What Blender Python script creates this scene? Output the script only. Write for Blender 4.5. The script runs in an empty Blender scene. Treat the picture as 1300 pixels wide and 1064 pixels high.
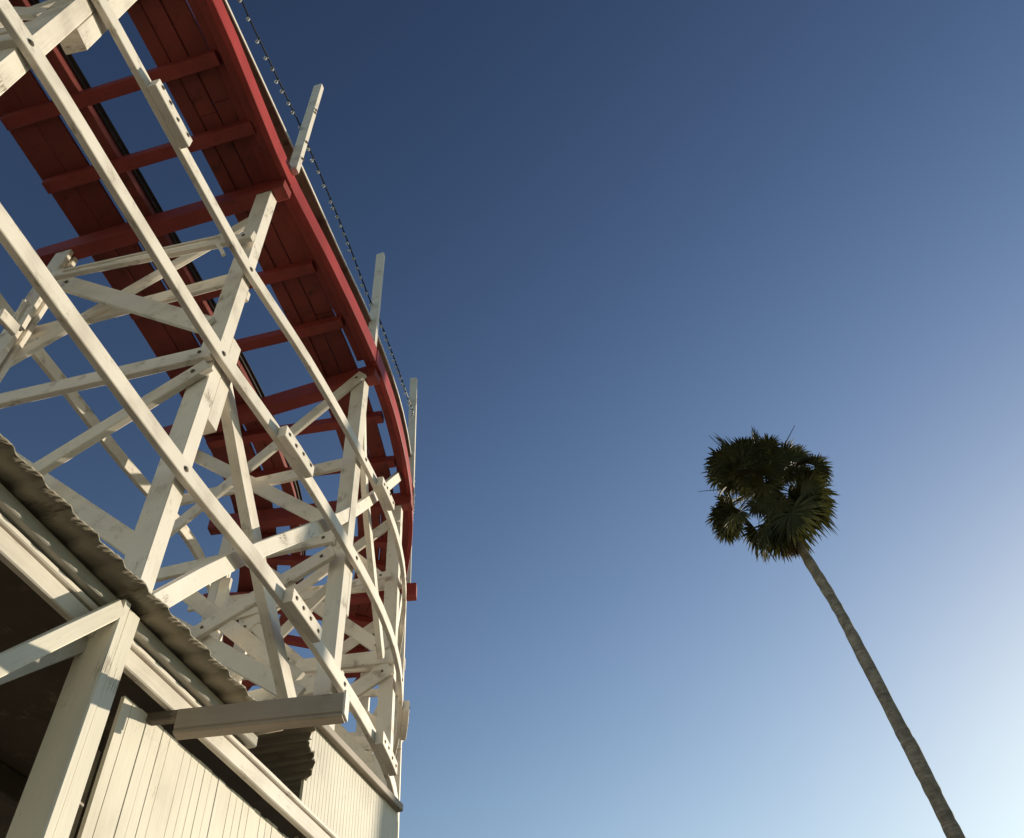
import bpy, math, random
from mathutils import Vector, Matrix
random.seed(7)
R = random.random
def U(a, b): return a + (b - a) * R()
EYE = 1.6
scene = bpy.context.scene
COL = scene.collection

# ------------------------------------------------------------------ camera
F, CX, CY = 1085.0, 650.0, 487.5
up = Vector(((555.0 - CX) / F, -(-380.0 - CY) / F, -1.0)).normalized()
fh = (Vector((0, 0, -1)) - Vector((0, 0, -1)).dot(up) * up).normalized()
rt = fh.cross(up)
RM = Matrix((rt, fh, up))                       # camera -> world
cam = bpy.data.cameras.new('camera'); camo = bpy.data.objects.new('camera', cam)
COL.objects.link(camo)
camo.matrix_world = Matrix.Translation((0, 0, EYE)) @ RM.to_4x4()
cam.sensor_width = 36; cam.lens = 36 * F / 1300; cam.shift_y = -44.5 / 1300
cam.clip_end = 20000; cam.clip_start = 0.05
scene.camera = camo

# surveying helpers: sight lines from the standing point to real planes
def ray(u, v): return RM @ Vector(((u - CX) / F, -(v - CY) / F, -1.0))
def lev(u, v, h):
    d = ray(u, v); d = d * (h / d.z); return Vector((d.x, d.y, h + EYE))
def onp(u, v, O, d):
    n = Vector((d[1], -d[0], 0)); r = ray(u, v)
    p = r * (n.dot(Vector((O[0], O[1], 0))) / n.dot(r)); return Vector((p.x, p.y, p.z + EYE))

# ------------------------------------------------------------------ materials
def newmat(name):
    m = bpy.data.materials.new(name); m.use_nodes = True
    nt = m.node_tree; return m, nt, nt.nodes['Principled BSDF'], nt.links.new, nt.nodes.new
def ramp(N, pts):
    r = N('ShaderNodeValToRGB'); e = r.color_ramp.elements
    while len(e) < len(pts): e.new(0.5)
    for k, (p, c) in enumerate(pts): e[k].position = p; e[k].color = (*c, 1)
    return r
def wood(name, c1, c2, c3, rough=0.6, wear=0.66, grain=0.25, dirt=(0.27, 0.22, 0.16)):
    m, nt, b, L, N = newmat(name)
    uv = N('ShaderNodeUVMap'); uv.uv_map = 'UVMap'
    mp = N('ShaderNodeMapping'); mp.inputs['Scale'].default_value = (1.2, 22, 1); L(uv.outputs[0], mp.inputs[0])
    g = N('ShaderNodeTexNoise'); g.inputs['Scale'].default_value = 3; g.inputs['Detail'].default_value = 6; L(mp.outputs[0], g.inputs[0])
    tc = N('ShaderNodeTexCoord')
    n2 = N('ShaderNodeTexNoise'); n2.inputs['Scale'].default_value = 2.2; n2.inputs['Detail'].default_value = 5; L(tc.outputs['Object'], n2.inputs[0])
    oi = N('ShaderNodeObjectInfo')
    ad = N('ShaderNodeMath'); ad.operation = 'MULTIPLY_ADD'; ad.inputs[1].default_value = grain; L(g.outputs[0], ad.inputs[0]); L(n2.outputs[0], ad.inputs[2])
    ad2 = N('ShaderNodeMath'); ad2.operation = 'MULTIPLY_ADD'; ad2.inputs[1].default_value = 0.16; L(oi.outputs['Random'], ad2.inputs[0]); L(ad.outputs[0], ad2.inputs[2])
    r = ramp(N, [(0.42, c1), (0.68, c2), (0.95, c3)]); L(ad2.outputs[0], r.inputs[0])
    n3 = N('ShaderNodeTexNoise'); n3.inputs['Scale'].default_value = 9; n3.inputs['Detail'].default_value = 8; n3.inputs['Roughness'].default_value = 0.7; L(mp.outputs[0], n3.inputs[0])
    n4 = N('ShaderNodeTexNoise'); n4.inputs['Scale'].default_value = 5; n4.inputs['Detail'].default_value = 4; L(tc.outputs['Object'], n4.inputs[0])
    mu0 = N('ShaderNodeMath'); mu0.operation = 'MULTIPLY'; L(n3.outputs[0], mu0.inputs[0]); L(n4.outputs[0], mu0.inputs[1])
    mu = N('ShaderNodeMath'); mu.operation = 'MULTIPLY_ADD'; mu.inputs[1].default_value = 0.018; L(oi.outputs['Random'], mu.inputs[0]); L(mu0.outputs[0], mu.inputs[2])
    wr = ramp(N, [(wear * 0.5, (0, 0, 0)), (wear * 0.5 + 0.07, (1, 1, 1))]); L(mu.outputs[0], wr.inputs[0])
    mx = N('ShaderNodeMix'); mx.data_type = 'RGBA'; L(wr.outputs[0], mx.inputs[0]); L(r.outputs[0], mx.inputs[6]); mx.inputs[7].default_value = (*dirt, 1)
    L(mx.outputs[2], b.inputs['Base Color'])
    b.inputs['Roughness'].default_value = rough; b.inputs['Specular IOR Level'].default_value = 0.3
    bp = N('ShaderNodeBump'); bp.inputs['Strength'].default_value = 0.25; bp.inputs['Distance'].default_value = 0.004
    L(g.outputs[0], bp.inputs['Height']); L(bp.outputs[0], b.inputs['Normal'])
    return m
def plain(name, col, rough=0.6, metal=0.0, var=0.25, scale=8):
    m, nt, b, L, N = newmat(name)
    tc = N('ShaderNodeTexCoord'); n = N('ShaderNodeTexNoise'); n.inputs['Scale'].default_value = scale; n.inputs['Detail'].default_value = 6
    L(tc.outputs['Object'], n.inputs[0])
    r = ramp(N, [(0.3, tuple(c * (1 - var) for c in col)), (0.7, tuple(min(1, c * (1 + var)) for c in col))]); L(n.outputs[0], r.inputs[0])
    L(r.outputs[0], b.inputs['Base Color']); b.inputs['Roughness'].default_value = rough; b.inputs['Metallic'].default_value = metal
    return m
M = {}
M['white'] = wood('white_paint', (0.53, 0.47, 0.40), (0.75, 0.69, 0.60), (0.81, 0.75, 0.665))
M['board'] = wood('white_board', (0.58, 0.53, 0.44), (0.72, 0.67, 0.56), (0.77, 0.72, 0.61), wear=0.7)
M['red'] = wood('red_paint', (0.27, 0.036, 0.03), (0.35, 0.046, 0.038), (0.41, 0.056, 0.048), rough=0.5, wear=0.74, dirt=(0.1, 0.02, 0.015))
M['redtie'] = wood('old_shaded_red_paint', (0.18, 0.034, 0.028), (0.24, 0.042, 0.034), (0.29, 0.05, 0.04), rough=0.6, wear=0.7, dirt=(0.07, 0.02, 0.015))  # older, dirtier red, also darkened for the shade under the track
M['redshade'] = wood('shaded_red_planks', (0.16, 0.038, 0.028), (0.21, 0.045, 0.034), (0.25, 0.052, 0.04), rough=0.7, wear=0.64, dirt=(0.05, 0.02, 0.015))  # darker copy of the red, deck underside shade put into the colour
M['brown'] = wood('bare_and_shaded_wood', (0.22, 0.15, 0.1), (0.3, 0.22, 0.15), (0.38, 0.29, 0.2), wear=0.6, dirt=(0.09, 0.06, 0.04))  # bare wood of the rail stacks, and shade colour for the handrail underside
M['sheet'] = wood('weathered_sheet', (0.20, 0.175, 0.125), (0.29, 0.255, 0.19), (0.36, 0.32, 0.24), wear=0.64, grain=0.3, dirt=(0.12, 0.1, 0.07))
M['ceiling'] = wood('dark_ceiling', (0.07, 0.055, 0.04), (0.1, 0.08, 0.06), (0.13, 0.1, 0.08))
M['greyboard'] = wood('grey_board', (0.3, 0.28, 0.24), (0.4, 0.38, 0.33), (0.46, 0.43, 0.38))
M['tan'] = wood('tan_beam', (0.27, 0.22, 0.17), (0.36, 0.30, 0.24), (0.42, 0.35, 0.28))
M['iron'] = plain('dark_iron', (0.03, 0.026, 0.022), 0.5, 0.6)
M['rail'] = plain('running_rail', (0.04, 0.03, 0.024), 0.6, 0.2)
M['bolt'] = plain('bolt_steel', (0.17, 0.14, 0.10), 0.6, 0.5)
M['cable'] = plain('black_cable', (0.02, 0.018, 0.016), 0.6)
M['trunk'] = plain('palm_bark', (0.30, 0.25, 0.19), 0.9, 0, 0.4, 6)
def bark():
    nt = M['trunk'].node_tree; L, N = nt.links.new, nt.nodes.new; b = nt.nodes['Principled BSDF']
    tc = N('ShaderNodeTexCoord'); mp = N('ShaderNodeMapping'); mp.inputs['Scale'].default_value = (1.2, 1.2, 16); L(tc.outputs['Object'], mp.inputs[0])
    n = N('ShaderNodeTexNoise'); n.inputs['Scale'].default_value = 1.3; n.inputs['Detail'].default_value = 5; L(mp.outputs[0], n.inputs[0])
    r = ramp(N, [(0.4, (0.45, 0.43, 0.4)), (0.62, (1, 1, 1))]); L(n.outputs[0], r.inputs[0])
    mx = N('ShaderNodeMix'); mx.data_type = 'RGBA'; mx.blend_type = 'MULTIPLY'; mx.inputs[0].default_value = 0.5
    L(b.inputs['Base Color'].links[0].from_socket, mx.inputs[6]); L(r.outputs[0], mx.inputs[7]); L(mx.outputs[2], b.inputs['Base Color'])
    bp_ = N('ShaderNodeBump'); bp_.inputs['Strength'].default_value = 0.8; bp_.inputs['Distance'].default_value = 0.03; L(n.outputs[0], bp_.inputs['Height']); L(bp_.outputs[0], b.inputs['Normal'])
bark()
M['ground'] = plain('asphalt', (0.066, 0.06, 0.052), 0.9, 0, 0.12, 0.7)
M['petiole'] = plain('petiole', (0.14, 0.12, 0.05), 0.5)
def glass():
    m, nt, b, L, N = newmat('clear_bulb')
    b.inputs['Base Color'].default_value = (0.8, 0.82, 0.82, 1); b.inputs['Roughness'].default_value = 0.05
    b.inputs['Transmission Weight'].default_value = 0.6; b.inputs['IOR'].default_value = 1.4
    return m
M['bulb'] = glass()
def leafmat(name, col, col2, tr):
    m, nt, b, L, N = newmat(name)
    tc = N('ShaderNodeTexCoord'); n = N('ShaderNodeTexNoise'); n.inputs['Scale'].default_value = 3; n.inputs['Detail'].default_value = 4
    L(tc.outputs['Object'], n.inputs[0]); r = ramp(N, [(0.35, col), (0.7, col2)]); L(n.outputs[0], r.inputs[0])
    L(r.outputs[0], b.inputs['Base Color']); b.inputs['Roughness'].default_value = 0.65; b.inputs['Specular IOR Level'].default_value = 0.25
    t = N('ShaderNodeBsdfTranslucent'); t.inputs[0].default_value = tr
    mx = N('ShaderNodeMixShader'); mx.inputs[0].default_value = 0.12
    L(b.outputs[0], mx.inputs[1]); L(t.outputs[0], mx.inputs[2]); L(mx.outputs[0], nt.nodes['Material Output'].inputs[0])
    return m
M['leaf'] = leafmat('palm_leaf', (0.042, 0.043, 0.014), (0.08, 0.072, 0.026), (0.12, 0.12, 0.03, 1))
M['deadleaf'] = leafmat('dry_leaf', (0.10, 0.07, 0.035), (0.16, 0.115, 0.06), (0.2, 0.13, 0.05, 1))

# ------------------------------------------------------------------ objects
def tag(o, label=None, cat=None, group=None, kind=None):
    if label: o['label'] = label
    if cat: o['category'] = cat
    if group: o['group'] = group
    if kind: o['kind'] = kind
    return o
def empty(name, loc):
    o = bpy.data.objects.new(name, None); COL.objects.link(o); o.location = loc; o.empty_display_size = 0.3
    o['_w'] = list(loc); return o
class MB:
    def __init__(s): s.v = []; s.f = []; s.uv = []; s.sm = []
    def face(s, idx, uvs, smooth=False): s.f.append(idx); s.uv.append(uvs); s.sm.append(smooth)
    def sweep(s, pts, ns, bs, cs, caps=True, smooth=False):
        """cross-section cs [(a,b)] carried along pts; a runs along ns[i], b along bs[i]"""
        base = len(s.v); k = len(cs); u0 = U(0, 50); v0 = U(0, 50); us = [u0]
        for i in range(1, len(pts)): us.append(us[-1] + (pts[i] - pts[i - 1]).length)
        per = [0]
        for j in range(k):
            a, b = cs[j], cs[(j + 1) % k]; per.append(per[-1] + math.hypot(a[0] - b[0], a[1] - b[1]))
        for i, p in enumerate(pts):
            for a, b in cs: s.v.append(p + ns[i] * a + bs[i] * b)
        for i in range(len(pts) - 1):
            for j in range(k):
                j2 = (j + 1) % k; A = base + i * k
                s.face((A + j, A + j2, A + k + j2, A + k + j), [(us[i], v0 + per[j]), (us[i], v0 + per[j + 1]), (us[i + 1], v0 + per[j + 1]), (us[i + 1], v0 + per[j])], smooth)
        if caps:
            e = base + (len(pts) - 1) * k
            s.face(tuple(base + j for j in reversed(range(k))), [(u0 + cs[j][0], v0 + cs[j][1]) for j in reversed(range(k))])
            s.face(tuple(e + j for j in range(k)), [(u0 + cs[j][0], v0 + cs[j][1]) for j in range(k)])
    def build(s, name, mat, parent=None, origin=None):
        me = bpy.data.meshes.new(name)
        if parent is not None: o0 = Vector(parent['_w'])
        else: o0 = Vector((0, 0, 0))
        w = Vector(origin) if origin is not None else (sum(s.v, Vector()) / len(s.v))
        me.from_pydata([tuple(v - w) for v in s.v], [], s.f)
        ul = me.uv_layers.new(name='UVMap'); k = 0
        for i, f in enumerate(s.f):
            for q in s.uv[i]: ul.data[k].uv = q; k += 1
        me.polygons.foreach_set('use_smooth', s.sm)
        me.materials.append(M[mat]); me.update()
        o = bpy.data.objects.new(name, me); COL.objects.link(o)
        if parent is not None: o.parent = parent
        o.location = w - o0; o['_w'] = list(w)
        return o
def rect(a0, a1, b0, b1, c=0.006):
    c = min(c, (a1 - a0) * 0.3, (b1 - b0) * 0.3)
    return [(a0 + c, b0), (a1 - c, b0), (a1, b0 + c), (a1, b1 - c), (a1 - c, b1), (a0 + c, b1), (a0, b1 - c), (a0, b0 + c)]
def frame(a, n):
    a = a.normalized(); n = (n - n.dot(a) * a).normalized(); return n, a.cross(n).normalized()
def timber(name, mat, parent, p0, p1, w, d, n, segs=1, warp=0.0, a_off=0.0, c=0.006):
    """plank from p0 to p1, thickness d along n, width w across"""
    p0 = Vector(p0); p1 = Vector(p1); n2, b = frame(p1 - p0, Vector(n)); mb = MB()
    if warp and segs == 1: segs = 6
    w1 = U(-warp, warp); w2 = U(-warp, warp)
    pts = [p0.lerp(p1, i / segs) + (n2 * w1 + b * w2) * math.sin(math.pi * i / segs) for i in range(segs + 1)]
    mb.sweep(pts, [n2] * (segs + 1), [b] * (segs + 1), rect(a_off - d / 2, a_off + d / 2, -w / 2, w / 2, c))
    return mb.build(name, mat, parent)
def catmull(tab, step=0.3):
    P = [Vector(p) for p in tab]; P = [P[0] * 2 - P[1]] + P + [P[-1] * 2 - P[-2]]; out = []
    for i in range(1, len(P) - 2):
        n = max(2, int((P[i + 1] - P[i]).length / step))
        for k in range(n):
            t = k / n
            out.append(0.5 * ((2 * P[i]) + (-P[i - 1] + P[i + 1]) * t + (2 * P[i - 1] - 5 * P[i] + 4 * P[i + 1] - P[i + 2]) * t * t + (-P[i - 1] + 3 * P[i] - 3 * P[i + 1] + P[i + 2]) * t ** 3))
    out.append(P[-2]); return out
def plan_frames(pts):
    """outward (track's right hand) unit normals of a plan polyline"""
    ns = []
    for i in range(len(pts)):
        t = pts[min(i + 1, len(pts) - 1)] - pts[max(i - 1, 0)]; t.z = 0; t.normalize()
        ns.append(Vector((t.y, -t.x, 0)))
    return ns
UP = Vector((0, 0, 1))
def strip(name, mat, parent, pts, o0, o1, z0, z1, y0=-99, y1=99, c=0.006):
    """long board following a plan curve: sideways o0..o1, heights z0..z1 above the curve"""
    ns = plan_frames(pts); mb = MB(); q = []; nn = []
    for i in range(len(pts) - 1):
        a, b = pts[i], pts[i + 1]
        f0 = max(0.0, (y0 - a.y) / (b.y - a.y)) if b.y > a.y else 0.0; f1 = min(1.0, (y1 - a.y) / (b.y - a.y)) if b.y > a.y else 1.0
        if f0 >= 1 or f1 <= 0: continue
        if not q: q.append(a.lerp(b, f0)); nn.append(ns[i].lerp(ns[i + 1], f0))
        q.append(a.lerp(b, f1)); nn.append(ns[i].lerp(ns[i + 1], f1))
    mb.sweep(q, nn, [UP] * len(q), [x for x in rect(o0, o1, z0, z1, c)])
    return mb.build(name, mat, parent)
def bolt(parent, p, n, r=0.022, name='bolt'):
    n = Vector(n).normalized(); a, b = frame(n, Vector((0.3, 0.2, 1))); mb = MB()
    for (rr, l0, l1, k) in ((r * 1.7, 0, 0.003, 12), (r, 0.003, 0.010, 6)):
        mb.sweep([p + n * l0, p + n * l1], [a] * 2, [b] * 2, [(rr * math.cos(2 * math.pi * j / k), rr * math.sin(2 * math.pi * j / k)) for j in range(k)])
    return mb.build(name, 'bolt', parent)

# ------------------------------------------------------------------ the roller coaster
RC = empty('roller_coaster', (-3.4, 7.0, 0))
tag(RC, 'curving wooden roller coaster with red track and white painted timber trestle', 'roller coaster')
def z(h): return h + EYE
# outer face of the trestle posts in plan
CO = catmull([(x, y, 0) for x, y in [(-4.4, -3.5), (-3.75, -1.2), (-3.2, 0.4), (-2.9, 1.5), (-2.66, 2.8), (-2.42, 4.08), (-2.15, 5.3), (-1.93, 6.6), (-1.78, 7.9), (-1.77, 9.0), (-1.96, 10.2), (-2.35, 11.5), (-2.95, 12.9), (-3.8, 14.2), (-5.0, 15.4), (-6.6, 16.4)]])
def at_h(curve, h): return [Vector((p.x, p.y, z(h))) for p in curve]
# bents: near outer corner of post, inward direction
B = {-1: ((-3.75, -1.2), (-0.985, 0.2)), 0: ((-2.9, 1.49), (-0.99, 0.1)), 1: ((-2.43, 4.08), (-0.983, 0.18)), 2: ((-1.92, 6.85), (-0.975, 0.22)), 3: ((-1.84, 9.3), (-1.0, 0.02)),
     4: ((-2.12, 11.45), (-0.995, -0.09)), 5: ((-3.1, 13.5), (-0.99, -0.05)), 6: ((-4.6, 15.4), (-0.75, -0.66))}
def bp(k, s, t, h):
    O, d = B[k]; d = Vector((d[0], d[1], 0)).normalized(); tn = Vector((-d.y, d.x, 0))
    if tn.y < 0 : tn = -tn
    q = Vector((O[0], O[1], 0)) + d * s + tn * t; q.z = z(h); return q
def bdir(k): return Vector((*B[k][1], 0)).normalized()
def btan(k):
    t = Vector((-bdir(k).y, bdir(k).x, 0)); return -t if t.y < 0 else t
posts = {}
for k in B:
    d, t = bdir(k), btan(k)
    # outer post 0.2 deep, 0.15 wide
    posts[k] = timber('post', 'white', RC, bp(k, 0.1, 0.075, -EYE), bp(k, 0.1, 0.075, 8.97), 0.15, 0.18, d, segs=6, warp=0.006)
    i1 = 2.58
    timber('post', 'white', RC, bp(k, i1, 0.03, -EYE), bp(k, i1, 0.03, 8.97), 0.06, 0.2, d, segs=6, warp=0.012)
    timber('post', 'white', RC, bp(k, i1, 0.13, -EYE), bp(k, i1, 0.13, 8.97), 0.06, 0.18, d, segs=6, warp=0.012)
    # cross beams under the track
    e0, e1 = (-0.14, 3.0)
    if k == 2: e1 = 3.12
    if k == 3: e1 = 2.95
    if k == 4: e0, e1 = -0.16, 3.35
    if k == 5: e1 = 3.0
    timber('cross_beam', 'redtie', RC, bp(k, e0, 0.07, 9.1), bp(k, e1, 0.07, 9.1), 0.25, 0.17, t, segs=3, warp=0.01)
# reinforcing timbers on the outside of some posts
def scab(k, h0, h1, w=0.12, t0=0.153):
    timber('post_scab', 'white', RC, bp(k, 0.1, t0 + w / 2, h0), bp(k, 0.1, t0 + w / 2, h1), w, 0.17, bdir(k))
scab(0, 6.75, 8.9, 0.16); scab(1, 5.25, 6.35, 0.15); scab(1, 7.0, 7.12, 0.05); scab(2, 5.35, 5.95, 0.06); scab(2, 4.2, 4.5, 0.07)

# outer ledgers: three long curved boards
LED = {}
for nm, h, y0, y1 in (('C', 4.5, -3, 16), ('A', 5.87, -3, 16), ('B', 7.22, -3, 16)):
    q = at_h(CO, h)
    # ledger B climbs a little toward the far bents
    if nm == 'B':
        for p in q: p.z += max(0, min(1, (p.y - 4) / 4)) * 0.35
    if nm == 'A':
        for p in q: p.z += max(0, min(1, (p.y - 4) / 4)) * 0.15
    LED[nm] = q
    o = strip('ledger', 'white', RC, q, 0.004, 0.060, -0.075, 0.075)
    ns = plan_frames(q)
    for k in (0, 1, 2, 3, 4, 5):
        c = bp(k, 0, 0.09, h); i = min(range(len(q)), key=lambda i: abs(q[i].y - c.y))
        bolt(o, q[i] + ns[i] * 0.062, ns[i], 0.014)
def splice(nm, u0, v0, u1, v1, off=0.062, below=-0.09):
    q = LED[nm]; ns = plan_frames(q)
    ya = lev(u0, v0, q[0].z - EYE if nm == 'C' else q[len(q) // 3].z - EYE); yb = lev(u1, v1, q[len(q) // 3].z - EYE)
    idx = [i for i, p in enumerate(q) if ya.y <= p.y <= yb.y]
    a, b = ya.y, yb.y
    def at(y):
        for i in range(len(q) - 1):
            if q[i].y <= y <= q[i + 1].y:
                f = (y - q[i].y) / (q[i + 1].y - q[i].y); return q[i].lerp(q[i + 1], f), ns[i].lerp(ns[i + 1], f)
    m0, n0 = at(a); m1, n1 = at(b); mb = MB()
    mm, nn = at((a + b) / 2)
    mb.sweep([m0, mm, m1], [n0, nn, n1], [UP] * 3, rect(off + 0.002, off + 0.085, below, 0.045))
    o = mb.build('splice_block', 'white', RC)
    for f in (0.12, 0.35, 0.6, 0.88):
        m, n = at(a + (b - a) * f); bolt(o, m + n * (off + 0.085) + UP * U(-0.045, 0.01), n, 0.012)
splice('B', 186, 108, 232, 186)
splice('A', 352, 552, 388, 606)
splice('C', 345, 757, 386, 808)
splice('B', 478, 632, 491, 668)
splice('C', 470, 935, 492, 975)
splice('A', 501, 908, 502, 945)

# horizontal girts and diagonal braces in each bent
def plank(k, u0, v0, u1, v1, w=0.17, d=0.045, t=-0.03, ext=0.0, mat='white', name='brace', x0=0.0, x1=0.0):
    O = bp(k, 0, t, 0); dd = B[k][1]
    p0 = onp(u0, v0, O, dd); p1 = onp(u1, v1, O, dd); a = (p1 - p0).normalized()
    p0 = p0 - a * (ext + x0); p1 = p1 + a * (ext + x1)
    o = timber(name, mat, RC, p0, p1, w, d, btan(k), segs=5, warp=0.01)
    if name != 'loose_slat': endbolts(o, k, p0, p1, d, t)
    return o
def plank3(k, s0, h0, s1, h1, w=0.17, d=0.045, t=-0.03, name='brace', mat='white', warp=0.012):
    o = timber(name, mat, RC, bp(k, s0, t, h0), bp(k, s1, t, h1), w, d, btan(k), segs=5, warp=warp)
    endbolts(o, k, bp(k, s0, t, h0), bp(k, s1, t, h1), d, t); return o
def endbolts(o, k, p0, p1, d, t):
    if k not in (1, 2, 3) or t > 0.1 or p0.z < 3: return
    a = (p1 - p0).normalized(); L = (p1 - p0).length
    for f in (0.1, min(L - 0.12, 2.55)):
        bolt(o, p0 + a * (f + U(0, 0.04)) - btan(k) * (d / 2 + 0.004), -btan(k), U(0.010, 0.014))
FR, BK = -0.026, 0.176
# bent 1
plank3(1, -0.0, 5.88, 3.6, 6.16, 0.16, 0.06, FR - 0.01, 'girt')
plank(1, 265, 464, 45, 600, 0.15, 0.06, FR - 0.01, x1=1.4)
plank(1, 180, 700, 45, 605, 0.16, 0.05, BK, x1=1.9)
plank(1, 262, 413, 54, 351, 0.2, 0.05, FR - 0.005, x1=0.15)
plank(1, 334, 272, 90, 414, 0.16, 0.05, BK, x1=1.0)
plank(1, 305, 352, 24, 428, 0.19, 0.05, BK + 0.05, name='girt', x1=0.6)
plank(1, 322, 300, 60, 352, 0.12, 0.06, FR - 0.05, name='girt', x1=0.1)
# bent 0 (mostly overhead)
plank3(0, 0.0, 5.9, 3.2, 6.1, 0.16, 0.06, FR, 'girt'); plank3(0, 0.0, 7.3, 3.0, 7.35, 0.17, 0.05, BK, 'girt')
plank3(0, 0.1, 8.7, 2.7, 6.3, 0.17, 0.05, BK + 0.02)
plank(0, 60, 18, 0, 15, 0.17, 0.05, BK, x1=1.0)
# bent 2
plank(2, 461, 475, 197, 689, 0.16, 0.05, FR - 0.01, x1=0.3)
plank(2, 232, 570, 402, 656, 0.17, 0.05, BK, x1=0.45, x0=0.2)
plank(2, 427, 591, 216, 638, 0.17, 0.05, BK, name='girt', x0=0.25, x1=0.3)
plank(2, 425, 682, 190, 733, 0.16, 0.06, FR - 0.02, name='girt', x1=0.3)
plank(2, 424, 700, 248, 805, 0.17, 0.06, FR - 0.08)
plank(2, 250, 812, 366, 877, 0.18, 0.05, FR, x0=0.9, x1=0.15)
plank(2, 284, 790, 356, 846, 0.17, 0.05, BK, x0=1.0, x1=0.3)
plank3(2, 0, 4.62, 3.2, 4.7, 0.17, 0.05, BK, 'girt')
# bent 3
plank(3, 488, 827, 367, 746, 0.17, 0.05, FR, x1=1.2)
plank3(3, 0.0, 6.34, 3.2, 6.40, 0.19, 0.06, FR - 0.01, 'girt'); plank3(3, 0.0, 7.65, 3.0, 7.7, 0.17, 0.05, BK, 'girt')
plank(3, 505, 657, 418, 720, 0.15, 0.05, FR, x1=1.5)
plank3(3, 0.05, 6.2, 2.6, 4.6, 0.2, 0.05, FR); plank3(3, 0.0, 5.0, 3.1, 5.0, 0.19, 0.05, BK, 'girt')
plank3(3, 0.1, 4.7, 2.6, 6.2, 0.17, 0.05, BK + 0.03)
# bent 4
plank(4, 475, 795, 418, 834, 0.17, 0.06, FR, x0=0.5, x1=1.6)
plank3(4, 0.0, 7.8, 3.2, 7.82, 0.2, 0.06, BK, 'girt'); plank3(4, 0, 6.4, 3.2, 6.45, 0.2, 0.06, FR, 'girt')
plank3(4, 0.05, 6.5, 2.7, 8.9, 0.17, 0.05, BK + 0.04)
plank3(4, 0.1, 6.3, 2.5, 4.8, 0.17, 0.05, FR - 0.03); plank3(4, 0, 5.0, 3.1, 5.05, 0.17, 0.05, FR, 'girt'); plank3(4, 0.1, 5.0, 2.6, 6.4, 0.17, 0.05, BK)
for k in (5, 6, -1):
    plank3(k, 0, 7.7, 3.1, 7.75, 0.2, 0.06, FR, 'girt'); plank3(k, 0, 6.3, 3.1, 6.3, 0.2, 0.06, FR, 'girt'); plank3(k, 0, 4.9, 3.1, 4.9, 0.2, 0.06, FR, 'girt')
    plank3(k, 0.1, 8.9, 2.6, 7.7, 0.17, 0.05, BK); plank3(k, 0.1, 6.4, 2.6, 7.7, 0.17, 0.05, FR - 0.06); plank3(k, 0.1, 6.4, 2.6, 5, 0.17, 0.05, BK)
plank3(3, 0.1, 7.6, 1.3, 8.9, 0.13, 0.04, BK + 0.03); plank3(3, 1.3, 6.4, 2.5, 7.7, 0.13, 0.04, FR); plank3(4, 0.1, 7.8, 1.3, 6.5, 0.13, 0.04, FR - 0.02)
plank3(2, 1.58, 4.9, 1.58, 6.3, 0.13, 0.05, BK + 0.05, 'post')
plank3(4, 1.3, 7.8, 2.5, 6.4, 0.13, 0.04, BK); plank3(3, 1.3, 6.3, 0.2, 5.0, 0.12, 0.04, BK)
plank3(2, 0.2, 5.9, 1.5, 4.7, 0.12, 0.04, BK + 0.06); plank3(3, 0.1, 7.65, 2.4, 7.2, 0.11, 0.04, FR - 0.03, 'girt'); plank3(4, 0.0, 7.2, 3.0, 7.2, 0.12, 0.04, FR, 'girt'); plank3(5, 0.1, 7.7, 2.5, 6.3, 0.12, 0.04, BK)
plank3(3, 2.5, 6.3, 1.3, 4.9, 0.12, 0.04, BK + 0.05); plank3(4, 2.6, 7.7, 1.3, 9.0, 0.12, 0.04, FR - 0.04)
# lower bracing (hidden by the shed from the front)
for k in (-1, 0, 1, 2, 3, 4, 5, 6):
    for h in (3.0, 1.4, -0.2): plank3(k, 0, h, 3.1, h + 0.05, 0.18, 0.05, BK, 'girt')
    plank3(k, 0.1, -1.4, 2.6, 1.4, 0.17, 0.05, FR); plank3(k, 2.6, 1.5, 0.1, 3.6, 0.17, 0.05, FR)

# long diagonals between bents, on the trestle's outer side
def diag(pa, pb, w, d, off, name='diagonal_brace', mids=(), mat='white'):
    pts = [Vector(pa)] + [Vector(m) for m in mids] + [Vector(pb)]
    pts = catmull(pts, 0.4) if len(pts) > 2 else [pts[0].lerp(pts[1], i / 6) for i in range(7)]
    ns = plan_frames(pts); bs = []
    for i in range(len(pts)):
        a = (pts[min(i + 1, len(pts) - 1)] - pts[max(i - 1, 0)]).normalized(); bs.append(a.cross(ns[i]).normalized() * -1)
    mb = MB(); mb.sweep(pts, ns, bs, rect(off - d / 2, off + d / 2, -w / 2, w / 2)); return mb.build(name, mat, RC)
def onc(u, v, k0, k1, off=0.0):
    a, b = bp(k0, off, 0.07, 0), bp(k1, off, 0.07, 0); return onp(u, v, a, tuple((b - a).normalized().xy))
# lit brace rising from bent 1 to bent 3
diag(onc(168, 782, 1, 2, 0.03), onc(507, 604, 2, 3, -0.03), 0.14, 0.06, 0.0, mids=(onc(300, 710, 1, 2, 0.05), bp(2, 0.055, 0.08, 6.66)))
# falls from bent 1 mid height to bent 2
diag(bp(1, 0.0, 0.16, 6.0), onc(378, 905, 1, 2, 0.12), 0.17, 0.09, -0.06, mids=(onc(302, 540, 1, 2, 0.1), onc(342, 745, 1, 2, 0.12)))
# falls from head of bent 2 to bent 3
diag(bp(2, 0.06, 0.17, 8.95), onc(489, 835, 2, 3, 0.08), 0.17, 0.07, -0.05, mids=(onc(468, 620, 2, 3, 0.08),))
# bent 0 to 1, behind
diag(onc(0, 398, 1, 2, 1.6), onc(20, 420, 1, 2, 1.6), 0.12, 0.05, 0.0)
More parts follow.
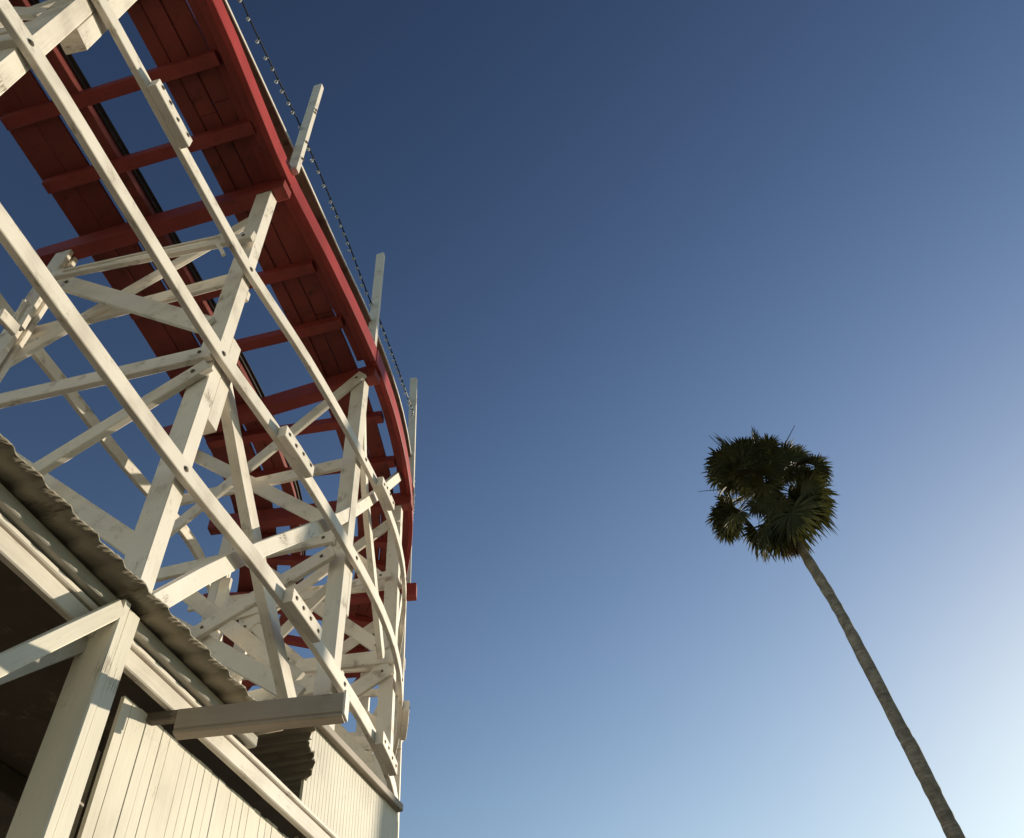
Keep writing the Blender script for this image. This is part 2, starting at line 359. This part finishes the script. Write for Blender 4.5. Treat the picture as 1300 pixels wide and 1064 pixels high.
# bent 3 -> 4 rising, 4 -> 5
diag(bp(3, 0.06, 0.16, 6.3), bp(4, 0.05, -0.02, 8.9), 0.17, 0.06, -0.05)
diag(bp(4, 0.06, 0.16, 8.6), bp(5, 0.05, -0.02, 6.3), 0.17, 0.06, -0.05)
diag(bp(3, 0.06, 0.16, 5.9), bp(4, 0.05, -0.02, 4.5), 0.17, 0.06, -0.05)
diag(bp(-1, 0.06, 0.16, 4.6), bp(0, 0.05, -0.02, 7.2), 0.17, 0.06, -0.05)

# inner ledger and the braces of the trestle's inner side
CI = catmull([(x, y, z(8.1)) for x, y in [(-6.6, -1.0), (-5.95, 1.5), (-5.62, 3.4), (-5.42, 4.75), (-5.22, 5.8), (-5.05, 6.8), (-4.9, 7.5), (-4.68, 8.4), (-4.64, 9.3), (-4.85, 10.6), (-5.3, 12.0), (-6.1, 13.4)]])
sc = 0.985
strip('inner_ledger', 'white', RC, [Vector((p.x, p.y, p.z)) for p in CI], 0.0, 0.06, -0.09, 0.09)
strip('inner_ledger', 'white', RC, [Vector((p.x, p.y, z(4.6))) for p in CI], 0.0, 0.06, -0.09, 0.09)

# ---- track
K = catmull([(x, y, z(9.3)) for x, y in [(-4.9, -4), (-4.35, -2), (-3.88, 0), (-3.46, 2.0), (-3.23, 3.24), (-3.02, 4.46), (-2.79, 5.9), (-2.62, 7.2), (-2.56, 8.3), (-2.57, 9.2), (-2.67, 10.0), (-2.85, 10.8), (-3.09, 11.6), (-3.47, 12.5), (-4.02, 13.5), (-4.8, 14.6), (-5.9, 15.7)]], 0.25)
FA = catmull([(x, y, z(9.3)) for x, y in [(-4.0, -4), (-3.4, -2), (-2.93, 0), (-2.52, 2.14), (-2.39, 3.1), (-2.26, 4.06), (-2.0, 5.3), (-1.77, 6.6), (-1.67, 7.6), (-1.66, 8.6), (-1.73, 9.65), (-1.86, 10.4), (-2.02, 11.0), (-2.22, 11.65), (-2.52, 12.5), (-3.0, 13.6), (-3.75, 14.8), (-4.8, 15.9)]], 0.25)
br = [-4, -1.25, 1.4, 4.12, 6.72, 9.36, 11.55, 13.6, 16]
for a, b in zip(br, br[1:]):
    sh = U(-0.008, 0.004); dz = U(-0.008, 0.008); strip('fascia_board', 'red', RC, FA, -0.07 + sh, 0.0 + sh, -0.17 + dz, 0.12 + dz, a + 0.003, b - 0.003)
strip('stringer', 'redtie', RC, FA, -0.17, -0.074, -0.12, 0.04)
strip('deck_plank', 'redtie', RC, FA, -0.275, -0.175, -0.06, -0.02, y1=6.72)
# right-hand planks (walkway and rail stack)
def boards(name, mat, edges, z0, z1, gap=0.006, jit=0.012, ymax=99):
    for a, b in edges: 
        y = -4.0 - U(0, 1.5)
        while y < min(15.8, ymax - 0.5):
            y2 = y + U(2.2, 3.4); y2 = 16.5 if y2 > 14.8 else y2; y2 = min(y2, ymax)
            dz = U(-jit, jit); sh = U(-0.004, 0.004); strip(name, mat, RC, K, a + gap / 2 + sh, b - gap / 2 + sh, z0 + dz, z1 + dz, y + 0.003, y2 - 0.003); y = y2
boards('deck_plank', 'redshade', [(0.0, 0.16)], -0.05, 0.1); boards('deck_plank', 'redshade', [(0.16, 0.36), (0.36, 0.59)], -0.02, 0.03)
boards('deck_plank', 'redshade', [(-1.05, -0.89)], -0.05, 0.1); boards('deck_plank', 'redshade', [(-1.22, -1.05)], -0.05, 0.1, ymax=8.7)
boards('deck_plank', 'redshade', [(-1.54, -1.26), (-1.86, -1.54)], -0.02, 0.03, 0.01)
for off in (-0.89, 0.005):
    s = 1 if off < -0.1 else -1
    if s > 0: strip('running_rail', 'rail', RC, K, off + 0.004, off + 0.03, 0.06, 0.10, c=0.002); strip('rail_plate', 'rail', RC, K, off + 0.004, off + 0.065, 0.102, 0.112, c=0.001)
    strip('rail_stack', 'brown', RC, K, off - 0.09 if s > 0 else off, off - 0.002 if s > 0 else off + 0.09, 0.112, 0.22)
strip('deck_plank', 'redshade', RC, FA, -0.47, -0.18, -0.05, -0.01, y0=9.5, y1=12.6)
# ties
Kn = plan_frames(K)
for i, y in enumerate([-3.2, -2.2, -1.2, -0.3, 0.5, 1.2, 1.95, 2.8, 3.6, 5.3, 6.15, 7.7, 8.6, 10.15, 10.75, 12.3, 13.0, 14.2, 14.9]):
    j = min(range(len(K)), key=lambda j: abs(K[j].y - y)); n = Kn[j]; p = K[j]
    a0 = U(0.62, 0.72); a1 = -U(1.74, 1.8)
    if 7 < y < 9: a0 = 0.72
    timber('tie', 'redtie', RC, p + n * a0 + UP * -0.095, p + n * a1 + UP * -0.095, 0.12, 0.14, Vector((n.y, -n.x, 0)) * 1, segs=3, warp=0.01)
# handrail board outside the walkway
hp = [lev(u, v, 10.0) for u, v in [(285, 0), (322, 80), (361, 165), (392, 233), (430, 318), (467, 397), (488, 450), (505, 500), (517, 550), (524, 600)]]
hp = [hp[0] * 2 - hp[1] + (hp[0] - hp[1]) * 3] + hp
hp = catmull([(p.x, p.y, p.z) for p in hp] + [(-1.86, 10.4, z(10)), (-2.1, 11.3, z(10)), (-2.5, 12.6, z(10)), (-3.0, 13.7, z(10)), (-3.8, 15, z(10))], 0.3)
strip('handrail', 'brown', RC, hp, -0.19, -0.012, 0, 0.035)  # brown here is the shade on the board's underside, put into its colour
strip('handrail_lit_edge', 'white', RC, hp, -0.010, 0.008, -0.005, 0.045, c=0.002)  # sunlit outer face of the same board, made as a white strip
# tall light posts
LP = {}
for k, (x, y, top, tw) in {-1: (-3.55, -1.3, 12.0, 0), 0: (-2.72, 1.35, 12.0, 0), 1: (-2.24, 4.06, 12.12, 0), 2: (-1.83, 6.68, 11.87, 0), 3: (-1.73, 9.33, 12.03, 0), 4: (-2.2, 11.9, 12.0, 0), 5: (-3.1, 14.0, 12, 0)}.items():
    d = bdir(k); c = Vector((x, y, 0)); o = timber('light_post', 'white', RC, c + UP * z(9.34) + d * 0.0, c + UP * z(top), 0.08, 0.12, d); LP[k] = c
    if k in (1,):
        for h in (9.7, 10.15, 11.1, 11.2): bolt(o, c + UP * z(h) - d * 0.07 + btan(k) * U(-.02, .02), -d, 0.014)
# thin conduit under bent 1
diag(onp(280, 300, bp(1, 0, -0.2, 0), B[1][1]), onp(80, 344, bp(1, 0, -0.2, 0), B[1][1]), 0.03, 0.03, 0.0, name='conduit')
# loose slats and torn board ends by inner post of bent 1
for (u0, v0, u1, v1, w) in ((32, 383, 17, 407, 0.035), (36, 385, 20, 415, 0.03), (41, 392, 26, 417, 0.06)):
    plank(1, u0, v0, u1, v1, w, 0.06, FR - 0.1, name='loose_slat')
plank(1, 58, 368, 70, 377, 0.13, 0.05, FR - 0.12, name='loose_slat'); plank(1, 276, 310, 284, 324, 0.04, 0.03, FR - 0.12, name='loose_slat')

# ------------------------------------------------------------------ string of lights
SL = empty('string_lights', (-2.33, 4.0, z(10.5)))
tag(SL, 'black cable of small clear light bulbs strung between white posts above the red track', 'string lights')
cp = [(-3.5, -1.35, 10.9), (-3.1, 0.0, 10.55), (-2.78, 1.3, 10.75), (-2.585, 2.45, 10.52), (-2.50, 2.89, 10.5), (-2.30, 3.99, 10.6), (-2.28, 4.19, 10.62), (-2.15, 4.75, 10.48), (-2.02, 5.6, 10.46), (-1.885, 6.6, 10.42), (-1.84, 6.8, 10.45), (-1.74, 7.7, 10.5), (-1.70, 8.5, 10.68), (-1.72, 9.45, 11.0), (-1.9, 10.6, 10.7), (-2.2, 12.0, 11.0), (-3.1, 14.1, 10.9)]
cb = catmull([(x, y, z(h)) for x, y, h in cp], 0.12)
mb = MB(); 
ns = plan_frames(cb); mb.sweep(cb, ns, [UP] * len(cb), [(0.010 * math.cos(a), 0.010 * math.sin(a)) for a in [k * math.pi / 3 for k in range(6)]])
acc = 0; bulbs = []
for i in range(1, len(cb)):
    acc += (cb[i] - cb[i - 1]).length
    if acc > 0.118:
        acc = 0; p = cb[i]; tl = Vector((U(-0.25, 0.1), U(-0.2, 0.2), -1)).normalized(); a, b = frame(tl, Vector((1, 0, 0)))
        mb.sweep([p + tl * 0.0, p + tl * 0.035], [a] * 2, [b] * 2, [(0.015 * math.cos(q * math.pi / 4), 0.015 * math.sin(q * math.pi / 4)) for q in range(8)])
        bulbs.append((p + tl * 0.035, tl, a, b))
mb.build('cable', 'cable', SL)
for p, tl, a, b in bulbs:
    m2 = MB(); prof = [(0, 0.010), (0.010, 0.013), (0.024, 0.021), (0.038, 0.024), (0.050, 0.019), (0.057, 0.008), (0.059, 0.001)]
    base = 0
    for l, r in prof:
        for q in range(10): m2.v.append(p + tl * l + a * (r * math.cos(q * math.pi / 5)) + b * (r * math.sin(q * math.pi / 5)))
    for i in range(len(prof) - 1):
        for q in range(10):
            q2 = (q + 1) % 10; m2.face((i * 10 + q, i * 10 + q2, i * 10 + 10 + q2, i * 10 + 10 + q), [(0, 0)] * 4, True)
    m2.build('bulb', 'bulb', SL)

# ------------------------------------------------------------------ shed below
E0 = Vector((-1.76, 3.05, 0)); dE = Vector((0.22, 0.97, 0)).normalized(); nE = Vector((-dE.y, dE.x, 0))
SH = empty('shed', tuple(E0 + nE * 1.5))
tag(SH, 'white boarded shed with open dark front and weathered corrugated roof below the coaster', 'shed')
def sp(s, g, h): q = E0 + dE * s + nE * g; q.z = z(h); return q
def sheet(name, parent, s0, s1, g0, g1, h0, slope, pitch=0.185, amp=0.022, mat='sheet', ragged=False, phase=0.0):
    mb = MB(); n = int((s1 - s0) / pitch * 14); gs = [g0, g0 + 0.1] + [g0 + (g1 - g0) * k / 4 for k in range(1, 5)]
    th = 0.007; rows = []
    def prof(s):
        f = ((s - phase) / pitch) % 1.0
        return amp * ((f / 0.86) if f < 0.86 else (1 - f) / 0.14) ** 1.0 + 0.0009 * math.sin(s / pitch * 2 * math.pi * 5)
    for i in range(n + 1):
        s = s0 + (s1 - s0) * i / n
        jag = 0.0015 * math.sin(i * 1.7) + U(-0.001, 0.001)
        row = []
        for kk, g in enumerate(gs):
            gg = g + (jag if kk == 0 else 0); ss = s
            if ragged and i > n - 8: ss = s + 0.05 * math.sin(g * 37) * (i - n + 8) / 8 + U(-0.012, 0.012) * (i == n)
            row.append(sp(ss, gg, h0 + slope * (gg - g0) + prof(s)))
        rows.append(row)
    for lay in (0, 1):
        for row in rows:
            for p in row: mb.v.append(p + UP * (th * lay))
    m = len(gs); T = (n + 1) * m
    def uvf(i, k): return (gs[k] + 5, s0 + (s1 - s0) * i / n)
    for i in range(n):
        for k in range(m - 1):
            a, b, c, d = i * m + k, i * m + k + 1, (i + 1) * m + k + 1, (i + 1) * m + k
            q = [uvf(i, k), uvf(i, k + 1), uvf(i + 1, k + 1), uvf(i + 1, k)]
            mb.face((a, b, c, d), q, True); mb.face((T + d, T + c, T + b, T + a), q[::-1], True)
        for k in (0, m - 1): 
            a, d = i * m + k, (i + 1) * m + k; mb.face((a, d, T + d, T + a), [(0, 0), (0.01, 0), (0.01, 0.01), (0, 0.01)])
    for i in (0, n):
        for k in range(m - 1):
            a, b = i * m + k, i * m + k + 1; mb.face((a, b, T + b, T + a), [(0, 0), (0.01, 0), (0.01, 0.01), (0, 0.01)])
    return mb.build(name, mat, parent)
sheet('corrugated_roof', SH, -4.2, 1.32, 0.0, 3.2, 2.57, 0.06)
def sb(name, mat, s0, s1, g0, g1, h0, h1, parent=None, c=0.006, warp=0.0):
    n = max(1, int(abs(s1 - s0) / 0.5)); mb = MB(); pts = [sp(s0 + (s1 - s0) * i / n, (g0 + g1) / 2, (h0 + h1) / 2) + nE * U(-warp, warp) for i in range(n + 1)]
    mb.sweep(pts, [nE] * (n + 1), [UP] * (n + 1), rect((g0 - g1) / 2, (g1 - g0) / 2, (h0 - h1) / 2, (h1 - h0) / 2, c)); return mb.build(name, mat, parent or SH)
sb('purlin', 'greyboard', -4.1, 1.32, 0.15, 0.235, 2.512, 2.575)
sb('header_trim', 'white', -4.1, 2.6, 0.19, 0.228, 2.474, 2.504, warp=0.003)
sb('header_board', 'white', -4.1, 2.6, 0.20, 0.24, 2.372, 2.466, warp=0.002)
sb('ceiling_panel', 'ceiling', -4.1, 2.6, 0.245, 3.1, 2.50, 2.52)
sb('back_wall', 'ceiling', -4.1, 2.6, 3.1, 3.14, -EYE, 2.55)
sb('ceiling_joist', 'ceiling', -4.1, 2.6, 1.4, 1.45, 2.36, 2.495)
# corner post with its lining, and the brace
def vb(name, mat, s0, s1, g0, g1, h0, h1, c=0.006):
    n = 8; mb = MB(); ph = U(0, 6)
    pts = [sp((s0 + s1) / 2, (g0 + g1) / 2, h0 + (h1 - h0) * i / n) + dE * 0.002 * math.sin(ph + i) for i in range(n + 1)]
    mb.sweep(pts, [dE] * (n + 1), [nE] * (n + 1), rect((s0 - s1) / 2, (s1 - s0) / 2, (g0 - g1) / 2, (g1 - g0) / 2, c)); return mb.build(name, mat, SH)
vb('corner_post', 'board', -0.017, 0.034, 0.10, 0.275, -EYE, 2.55)
vb('corner_post', 'board', 0.036, 0.125, 0.108, 0.22, -EYE, 2.535)
for s in (-2.0, -4.0): vb('corner_post', 'board', s - 0.05, s + 0.05, 0.10, 0.30, -EYE, 2.55)
Ob = sp(0, 0.1, 0)
pa = onp(156, 771, Ob, tuple(dE.xy)); pb = onp(0, 846, Ob, tuple(dE.xy)); pb = pb + (pb - pa) * 1.2
timber('wall_brace', 'board', SH, pa, pb, 0.08, 0.04, nE, a_off=0.02)
# rough second brace behind
Oc = sp(0, 0.26, 0); pa = onp(137, 806, Oc, tuple(dE.xy)); pb = onp(60, 835, Oc, tuple(dE.xy)); pb = pb + (pb - pa) * 2
timber('wall_brace', 'greyboard', SH, pa, pb, 0.07, 0.06, nE, warp=0.01)
# board wall: one board per strip, a single wall skin
mb = MB(); s = 0.39
while s < 3.0:
    w = 0.066 + U(-0.002, 0.002); top = 2.345 + U(-0.006, 0.006); pts = [sp(s + w / 2, 0.30, -EYE), sp(s + w / 2, 0.30 + U(-0.002, 0.002), top)]
    mb.sweep(pts, [dE] * 2, [nE] * 2, rect(-w / 2 + 0.0008, w / 2 - 0.0008, 0, 0.022, 0.0012)); s += w
mb.build('board_wall', 'board', SH)
sb('wall_rail', 'board', 0.45, 3.0, 0.325, 0.37, 2.2, 2.3)
# jutting boxed beam
q0 = lev(240, 912, 2.30); q1 = lev(436, 892, 2.30); ax = (q1 - q0).normalized(); q0 = q0 - ax * 0.06
JB = empty('jutting_beam', tuple(q1)); tag(JB, 'tan boxed timber beam jutting out from the shed wall below the roof', 'beam')
sd = Vector((ax.y, -ax.x, 0)); sd = sd if sd.y < 0 else -sd
timber('beam_face', 'tan', JB, q0, q1, 0.105, 0.02, sd)
timber('beam_cap', 'white', JB, q1 - sd * 0.03 + ax * 0.001, q1 - sd * 0.03 + ax * 0.012, 0.125, 0.08, sd, c=0.003)
timber('beam_tail', 'ceiling', JB, q0 - sd * 0.03 - ax * 0.001 + UP * 0.035, q0 - sd * 0.03 - ax * 0.6 + UP * 0.035, 0.05, 0.05, sd)
timber('beam_bottom', 'tan', JB, q0 - UP * 0.063 - sd * 0.028, q1 - UP * 0.063 - sd * 0.028, 0.02, 0.075, sd)
timber('beam_back', 'tan', JB, q0 - sd * 0.06, q1 - sd * 0.06, 0.105, 0.02, sd)
# second, lower roof sheet with the ragged end
def patch(name, parent, P1, P2, P3, P4, n=70, m=24, pitch=0.09, amp=0.012, th=0.008, mat='sheet'):
    # P4->P1 runs along the corrugation, P1->P2 is the torn end
    mb = MB(); W = (P2 - P1).length
    offs = []; o = 0.0
    for i in range(n + 1): o = 0.84 * o + U(-0.022, 0.022); offs.append(o + U(-0.007, 0.007))
    for lay in (0, 1):
        for i in range(n + 1):
            for j in range(m + 1):
                f, g = i / n, j / m; a = P4.lerp(P3, f); b = P1.lerp(P2, f); ax_ = (b - a).normalized()
                mb.v.append(a.lerp(b, g) + ax_ * offs[i] * (g ** 6) + UP * (amp * math.sin(f * W / pitch * 2 * math.pi) + th * lay + 0.012 * math.sin(f * 23 + 2) * g ** 5))
    T = (n + 1) * (m + 1); L4 = (P1 - P4).length
    for i in range(n):
        for j in range(m):
            a = i * (m + 1) + j; q = [(5 + L4 * j / m, W * i / n), (5 + L4 * (j + 1) / m, W * i / n), (5 + L4 * (j + 1) / m, W * (i + 1) / n), (5 + L4 * j / m, W * (i + 1) / n)]
            mb.face((a, a + 1, a + m + 2, a + m + 1), q, True); mb.face((T + a + m + 1, T + a + m + 2, T + a + 1, T + a), q[::-1], True)
        a = i * (m + 1) + m; mb.face((a, T + a, T + a + m + 1, a + m + 1), [(0, 0)] * 4)
    return mb.build(name, mat, parent)
patch('lower_roof', SH, lev(407, 905, 2.9), lev(370, 1090, 2.82), lev(325, 1100, 2.95), lev(270, 926, 2.95))
# ------------------------------------------------------------------ boarded fence beyond
f0 = lev(398, 913, 3.3); f1 = lev(456, 974, 3.3); fd = (f1 - f0).normalized(); fn = Vector((-fd.y, fd.x, 0))
f0 = f0 - fd * 0.04; fl = 1.5
BF = empty('board_fence', (f0.x, f0.y, 0)); tag(BF, 'white fence of narrow vertical boards with a cap rail past the ragged roof end', 'fence')
mb = MB(); s = 0.0
while s < fl:
    p = f0 + fd * (s + 0.036); mb.sweep([Vector((p.x, p.y, 0)), Vector((p.x, p.y, z(3.27)))], [fd] * 2, [fn] * 2, rect(-0.0218, 0.0218, 0.0, 0.02, 0.0012)); s += 0.0455
mb.build('fence_boards', 'board', BF)
timber('cap_rail', 'tan', BF, f0 + UP * -0.012 + fn * 0.0, f0 + fd * fl + UP * -0.012, 0.06, 0.1, fn)

# ------------------------------------------------------------------ palm
def polar(u, v, dist):
    r = ray(u, v); r = r * (dist / math.hypot(r.x, r.y)); return Vector((r.x, r.y, r.z + EYE))
random.seed(23)
heart = polar(971, 622, 16.9)
tp = [polar(u, v, 17.0) for u, v in [(1169.5, 975), (1146, 930), (1102.5, 846), (1062, 770), (1024, 708)]]
base = tp[0] + (tp[0] - tp[1]).normalized() * ((tp[0].z) / ((tp[1] - tp[0]).normalized().z)); base = Vector((tp[0].x + 0.25, tp[0].y - 0.1, 0))
PT = empty('palm_tree', tuple(base)); tag(PT, 'tall slender fan palm with shaggy dark crown standing alone against the sky', 'palm tree')
path = catmull([tuple(base), tuple(base.lerp(tp[0], 0.5) + Vector((0.02, 0, 0)))] + [tuple(p) for p in tp] + [tuple(heart)], 0.12)
mb = MB(); k = 20; prevn = Vector((1, 0, 0)); rows = []
for i, p in enumerate(path):
    t = (path[min(i + 1, len(path) - 1)] - path[max(i - 1, 0)]).normalized(); a, b = frame(t, prevn); prevn = a
    f = p.z / heart.z; r = 0.185 * (1 - f) + 0.098 * f + 0.14 * math.exp(-p.z / 0.5); r *= 1 + 0.03 * math.sin(i * 1.9) + 0.05 * math.sin(i * 0.37) + U(-0.035, 0.035)
    for j in range(k):
        an = 2 * math.pi * j / k; rr = r * (1 + U(-0.03, 0.03)); mb.v.append(p + a * rr * math.cos(an) + b * rr * math.sin(an))
for i in range(len(path) - 1):
    for j in range(k):
        j2 = (j + 1) % k; mb.face((i * k + j, i * k + j2, i * k + k + j2, i * k + k + j), [(0, 0)] * 4, True)
mb.build('trunk', 'trunk', PT)
def frond(hub, Rr, mat='leaf', spread=2.1, droop=0.35, segs=38, tilt=0.5, start=None, face=0.0):
    st = (start or heart) + Vector((U(-.06, .06), U(-.06, .06), U(-0.15, 0.15)))
    out = (hub - st); L = out.length
    # petiole
    mid = st.lerp(hub, 0.5) + UP * 0.12 * L
    P = catmull([tuple(st), tuple(mid), tuple(hub)], 0.12); mb = MB()
    d0 = (P[-1] - P[-3]).normalized(); side = d0.cross(UP)
    side = side.normalized() if side.length > 0.1 else Vector((1, 0, 0))
    nb = [side] * len(P); bb = [d0.cross(side).normalized()] * len(P)
    mb.sweep(P, nb, bb, [(0.016, 0), (0, 0.010), (-0.016, 0), (0, -0.010)])
    pet = mb.build('frond', mat, PT) if False else None
    # fan
    if face:
        vw = (hub - Vector((0, 0, EYE))).normalized(); dp_ = d0 - vw * d0.dot(vw)
        if dp_.length < 0.15: dp_ = Vector((U(-1, 1), U(-1, 1), -0.6)); dp_ = dp_ - vw * dp_.dot(vw)
        dp_.normalize(); d0 = (dp_ + vw * U(-face, face)).normalized(); side = d0.cross(vw).normalized()
    nrm = side.cross(d0).normalized(); ang = U(-tilt, tilt)
    side2 = side * math.cos(ang) + nrm * math.sin(ang); n2 = side2.cross(d0).normalized()
    for q in range(segs):
        a = (q / (segs - 1) - 0.5) * 2 * spread + U(-0.03, 0.03)
        ln = Rr * (0.72 + 0.28 * math.cos(a * 0.62)) * U(0.85, 1.12)
        dr = (d0 * math.cos(a) + side2 * math.sin(a)).normalized()
        wv = dr.cross(n2).normalized(); hw = ln * 0.045 * U(0.8, 1.2); prev = None; dp = droop * U(0.6, 1.5); fold = 0.25
        n = 7; bend = U(-0.06, 0.06)
        for i in range(n + 1):
            t = i / n; c = hub + dr * ln * (t - 0.22 * dp * t ** 3) - UP * dp * ln * 0.75 * max(0, t - 0.35) ** 1.8 + n2 * (0.05 * math.sin(q * 1.3) * t * ln) + wv * bend * ln * t * t
            w = hw * (t / 0.5 if t < 0.5 else (1 - t) / 0.5) ** 0.75 + 0.0008
            i0 = len(mb.v); mb.v += [c - wv * w + n2 * w * 0.5, c, c + wv * w + n2 * w * 0.5]
            if prev is not None:
                mb.face((prev, prev + 1, i0 + 1, i0), [(0, 0)] * 4); mb.face((prev + 1, prev + 2, i0 + 2, i0 + 1), [(0, 0)] * 4)
            prev = i0
    return mb.build('frond', mat, PT)
# fan centres sighted round the crown: (u, v, distance offset, radius)
FR_ = [(928, 572, 0.2, .72), (915, 583, -0.5, .55), (945, 562, 0.5, .65), (962, 566, -0.2, .62), (972, 575, 0.6, .6), (940, 585, -0.6, .7), (918, 600, 0.1, .62), (908, 608, 0.6, .5), (930, 603, -0.7, .6),
       (958, 590, 0.9, .7), (955, 598, -0.9, .6), (1000, 575, 0.3, .5), (1012, 590, -0.2, .6), (1022, 585, 0.5, .6), (1000, 598, 0.8, .55), (1022, 600, -0.4, .5),
       (1015, 628, 0.5, .8), (1028, 632, -0.1, .75), (1020, 645, 0.3, .85), (1032, 622, 0.7, .6), (1008, 655, -0.5, .8), (1012, 668, 0.2, .7), (998, 665, 0.4, .8), (985, 672, -0.3, .75), (972, 678, -0.6, .65), (962, 682, 0.1, .62), (990, 685, 0.1, .6),
       (926, 645, 0.1, .55), (930, 658, -0.3, .62), (924, 664, 0.3, .5), (940, 632, 0.5, .42), (1003, 640, 0.9, .7), (1018, 655, 0.5, .7), (985, 655, 0.2, .7)]
for (u, v, dd, r) in FR_:
    frond(heart.lerp(polar(u, v, 16.9 + dd), 0.9), r * 1.22, 'leaf', spread=U(1.7, 2.3), droop=U(0.25, 0.7), segs=42, tilt=0.9)
for (u, v, dd, r) in [(962, 608, .2, .5), (1008, 598, .3, .5), (996, 604, .1, .45), (975, 606, -.2, .5), (950, 620, .3, .4), (985, 612, .6, .38), (978, 618, .3, .45), (966, 622, -.3, .4), (972, 632, -.5, .45), (988, 640, -.4, .5), (1035, 592, 0, .5), (1040, 600, .3, .45), (1000, 585, 0, .5), (1012, 578, .2, .45), (943, 572, -.3, .5), (955, 605, .3, .6), (968, 600, -.3, .55), (980, 600, .4, .55), (950, 612, -.3, .5), (962, 590, -.1, .6), (985, 588, -.4, .55), (978, 585, .1, .6), (940, 607, .4, .55), (983, 635, -.3, .5), (985, 645, .3, .55), (975, 640, -.2, .42), (990, 650, 0, .6), (1000, 650, -.3, .6), (965, 575, .2, .6), (950, 575, -.2, .6), (935, 592, .2, .6), (960, 612, .5, .6), (945, 598, -.8, .6), (970, 615, -.6, .5), (952, 585, .8, .6), (975, 570, -.5, .5), (922, 590, .5, .5), (912, 595, .0, .5), (930, 612, .0, .45), (962, 640, -.4, .4), (916, 655, .1, .55), (935, 650, .4, .5), (924, 672, -.1, .45), (1040, 640, .2, .5), (1020, 610, -.4, .6), (990, 660, .4, .6), (1003, 632, .2, .5)]:
    frond(polar(u, v, 16.9 + dd), r * 0.95, 'leaf', spread=U(1.7, 2.5), droop=U(0.3, 0.8), segs=40, tilt=0.7, face=0.5)
st0 = path[-8]
for (u, v, dd, r) in [(985, 660, -0.1, .6), (992, 670, 0.15, .55), (1000, 682, 0.0, .45), (1006, 690, 0.1, .38), (998, 690, -0.15, .4), (990, 650, 0.2, .6)]:
    frond(polar(u, v, 16.95 + dd), r, 'deadleaf', spread=1.2, droop=1.0, segs=36, start=st0)
# fresh spear leaves at the top
for (u, v, dd) in [(900, 553, 0.2), (1009, 540, 0.3), (921, 554, 0.0), (886, 624, 0.1)]:
    tip = polar(u, v, 16.9 + dd); mid = heart.lerp(tip, 0.55) + UP * 0.05; mb = MB(); P = catmull([tuple(heart), tuple(mid), tuple(tip)], 0.1); a, b = frame(P[-1] - P[0], UP)
    n = len(P)
    for i in range(n - 1):
        w0 = 0.022 * (1 - i / n) + 0.006; w1 = 0.022 * (1 - (i + 1) / n) + 0.006
        mb.sweep([P[i], P[i + 1]], [a, a * (w1 / w0)], [b, b * (w1 / w0)], [(w0, 0), (0, w0), (-w0, 0), (0, -w0)], caps=False)
    mb.build('spear_leaf', 'leaf', PT)

# ------------------------------------------------------------------ ground
mb = MB(); g = 3000.0; mb.v = [Vector((-g, -g, 0)), Vector((g, -g, 0)), Vector((g, g, 0)), Vector((-g, g, 0))]; mb.face((0, 1, 2, 3), [(0, 0), (1, 0), (1, 1), (0, 1)])
gr = mb.build('ground', 'ground', None, (0, 0, 0)); tag(gr, kind='structure')

# ------------------------------------------------------------------ light
AZ, EL = math.radians(42), math.radians(12)
sun = bpy.data.lights.new('sun', 'SUN'); so = bpy.data.objects.new('sun', sun); COL.objects.link(so)
dirv = Vector((math.sin(AZ) * math.cos(EL), math.cos(AZ) * math.cos(EL), math.sin(EL)))
so.rotation_euler = dirv.to_track_quat('Z', 'Y').to_euler(); so.location = (30, 30, 20)
sun.energy = 4.5; sun.angle = math.radians(0.5); sun.color = (1.0, 0.88, 0.68)
w = bpy.data.worlds.new('World'); scene.world = w; w.use_nodes = True
nt = w.node_tree; bg = nt.nodes['Background']; sky = nt.nodes.new('ShaderNodeTexSky')
sky.sky_type = 'NISHITA'; sky.sun_disc = False; sky.sun_elevation = EL; sky.sun_rotation = AZ
sky.air_density = 1.2; sky.dust_density = 0.3; sky.ozone_density = 0.7; sky.altitude = 0
gm = nt.nodes.new('ShaderNodeGamma'); gm.inputs[1].default_value = 2.15; nt.links.new(sky.outputs[0], gm.inputs[0])
tn = nt.nodes.new('ShaderNodeMix'); tn.data_type = 'RGBA'; tn.blend_type = 'MULTIPLY'; tn.inputs[0].default_value = 1.0; tn.inputs[7].default_value = (0.95, 0.745, 0.77, 1)
GAIN, SOFT = (1.05, 0.78, 0.75), (18.0, 24.0, 27.0)
nt.links.new(gm.outputs[0], tn.inputs[6]); tn.inputs[7].default_value = (*GAIN, 1)
tn.clamp_result = False
v1 = nt.nodes.new('ShaderNodeVectorMath'); v1.operation = 'DIVIDE'; nt.links.new(tn.outputs[2], v1.inputs[0]); v1.inputs[1].default_value = SOFT
v2 = nt.nodes.new('ShaderNodeVectorMath'); v2.operation = 'ADD'; nt.links.new(v1.outputs[0], v2.inputs[0]); v2.inputs[1].default_value = (1, 1, 1)
v3 = nt.nodes.new('ShaderNodeVectorMath'); v3.operation = 'DIVIDE'; nt.links.new(tn.outputs[2], v3.inputs[0]); nt.links.new(v2.outputs[0], v3.inputs[1])
nt.links.new(v3.outputs[0], bg.inputs[0]); bg.inputs[1].default_value = 0.05
vs = scene.view_settings; vs.view_transform = 'Standard'; vs.look = 'None'; vs.exposure = 0.4; vs.gamma = 1
scene.render.engine = 'CYCLES'
for o in COL.objects:
    if '_w' in o: del o['_w']
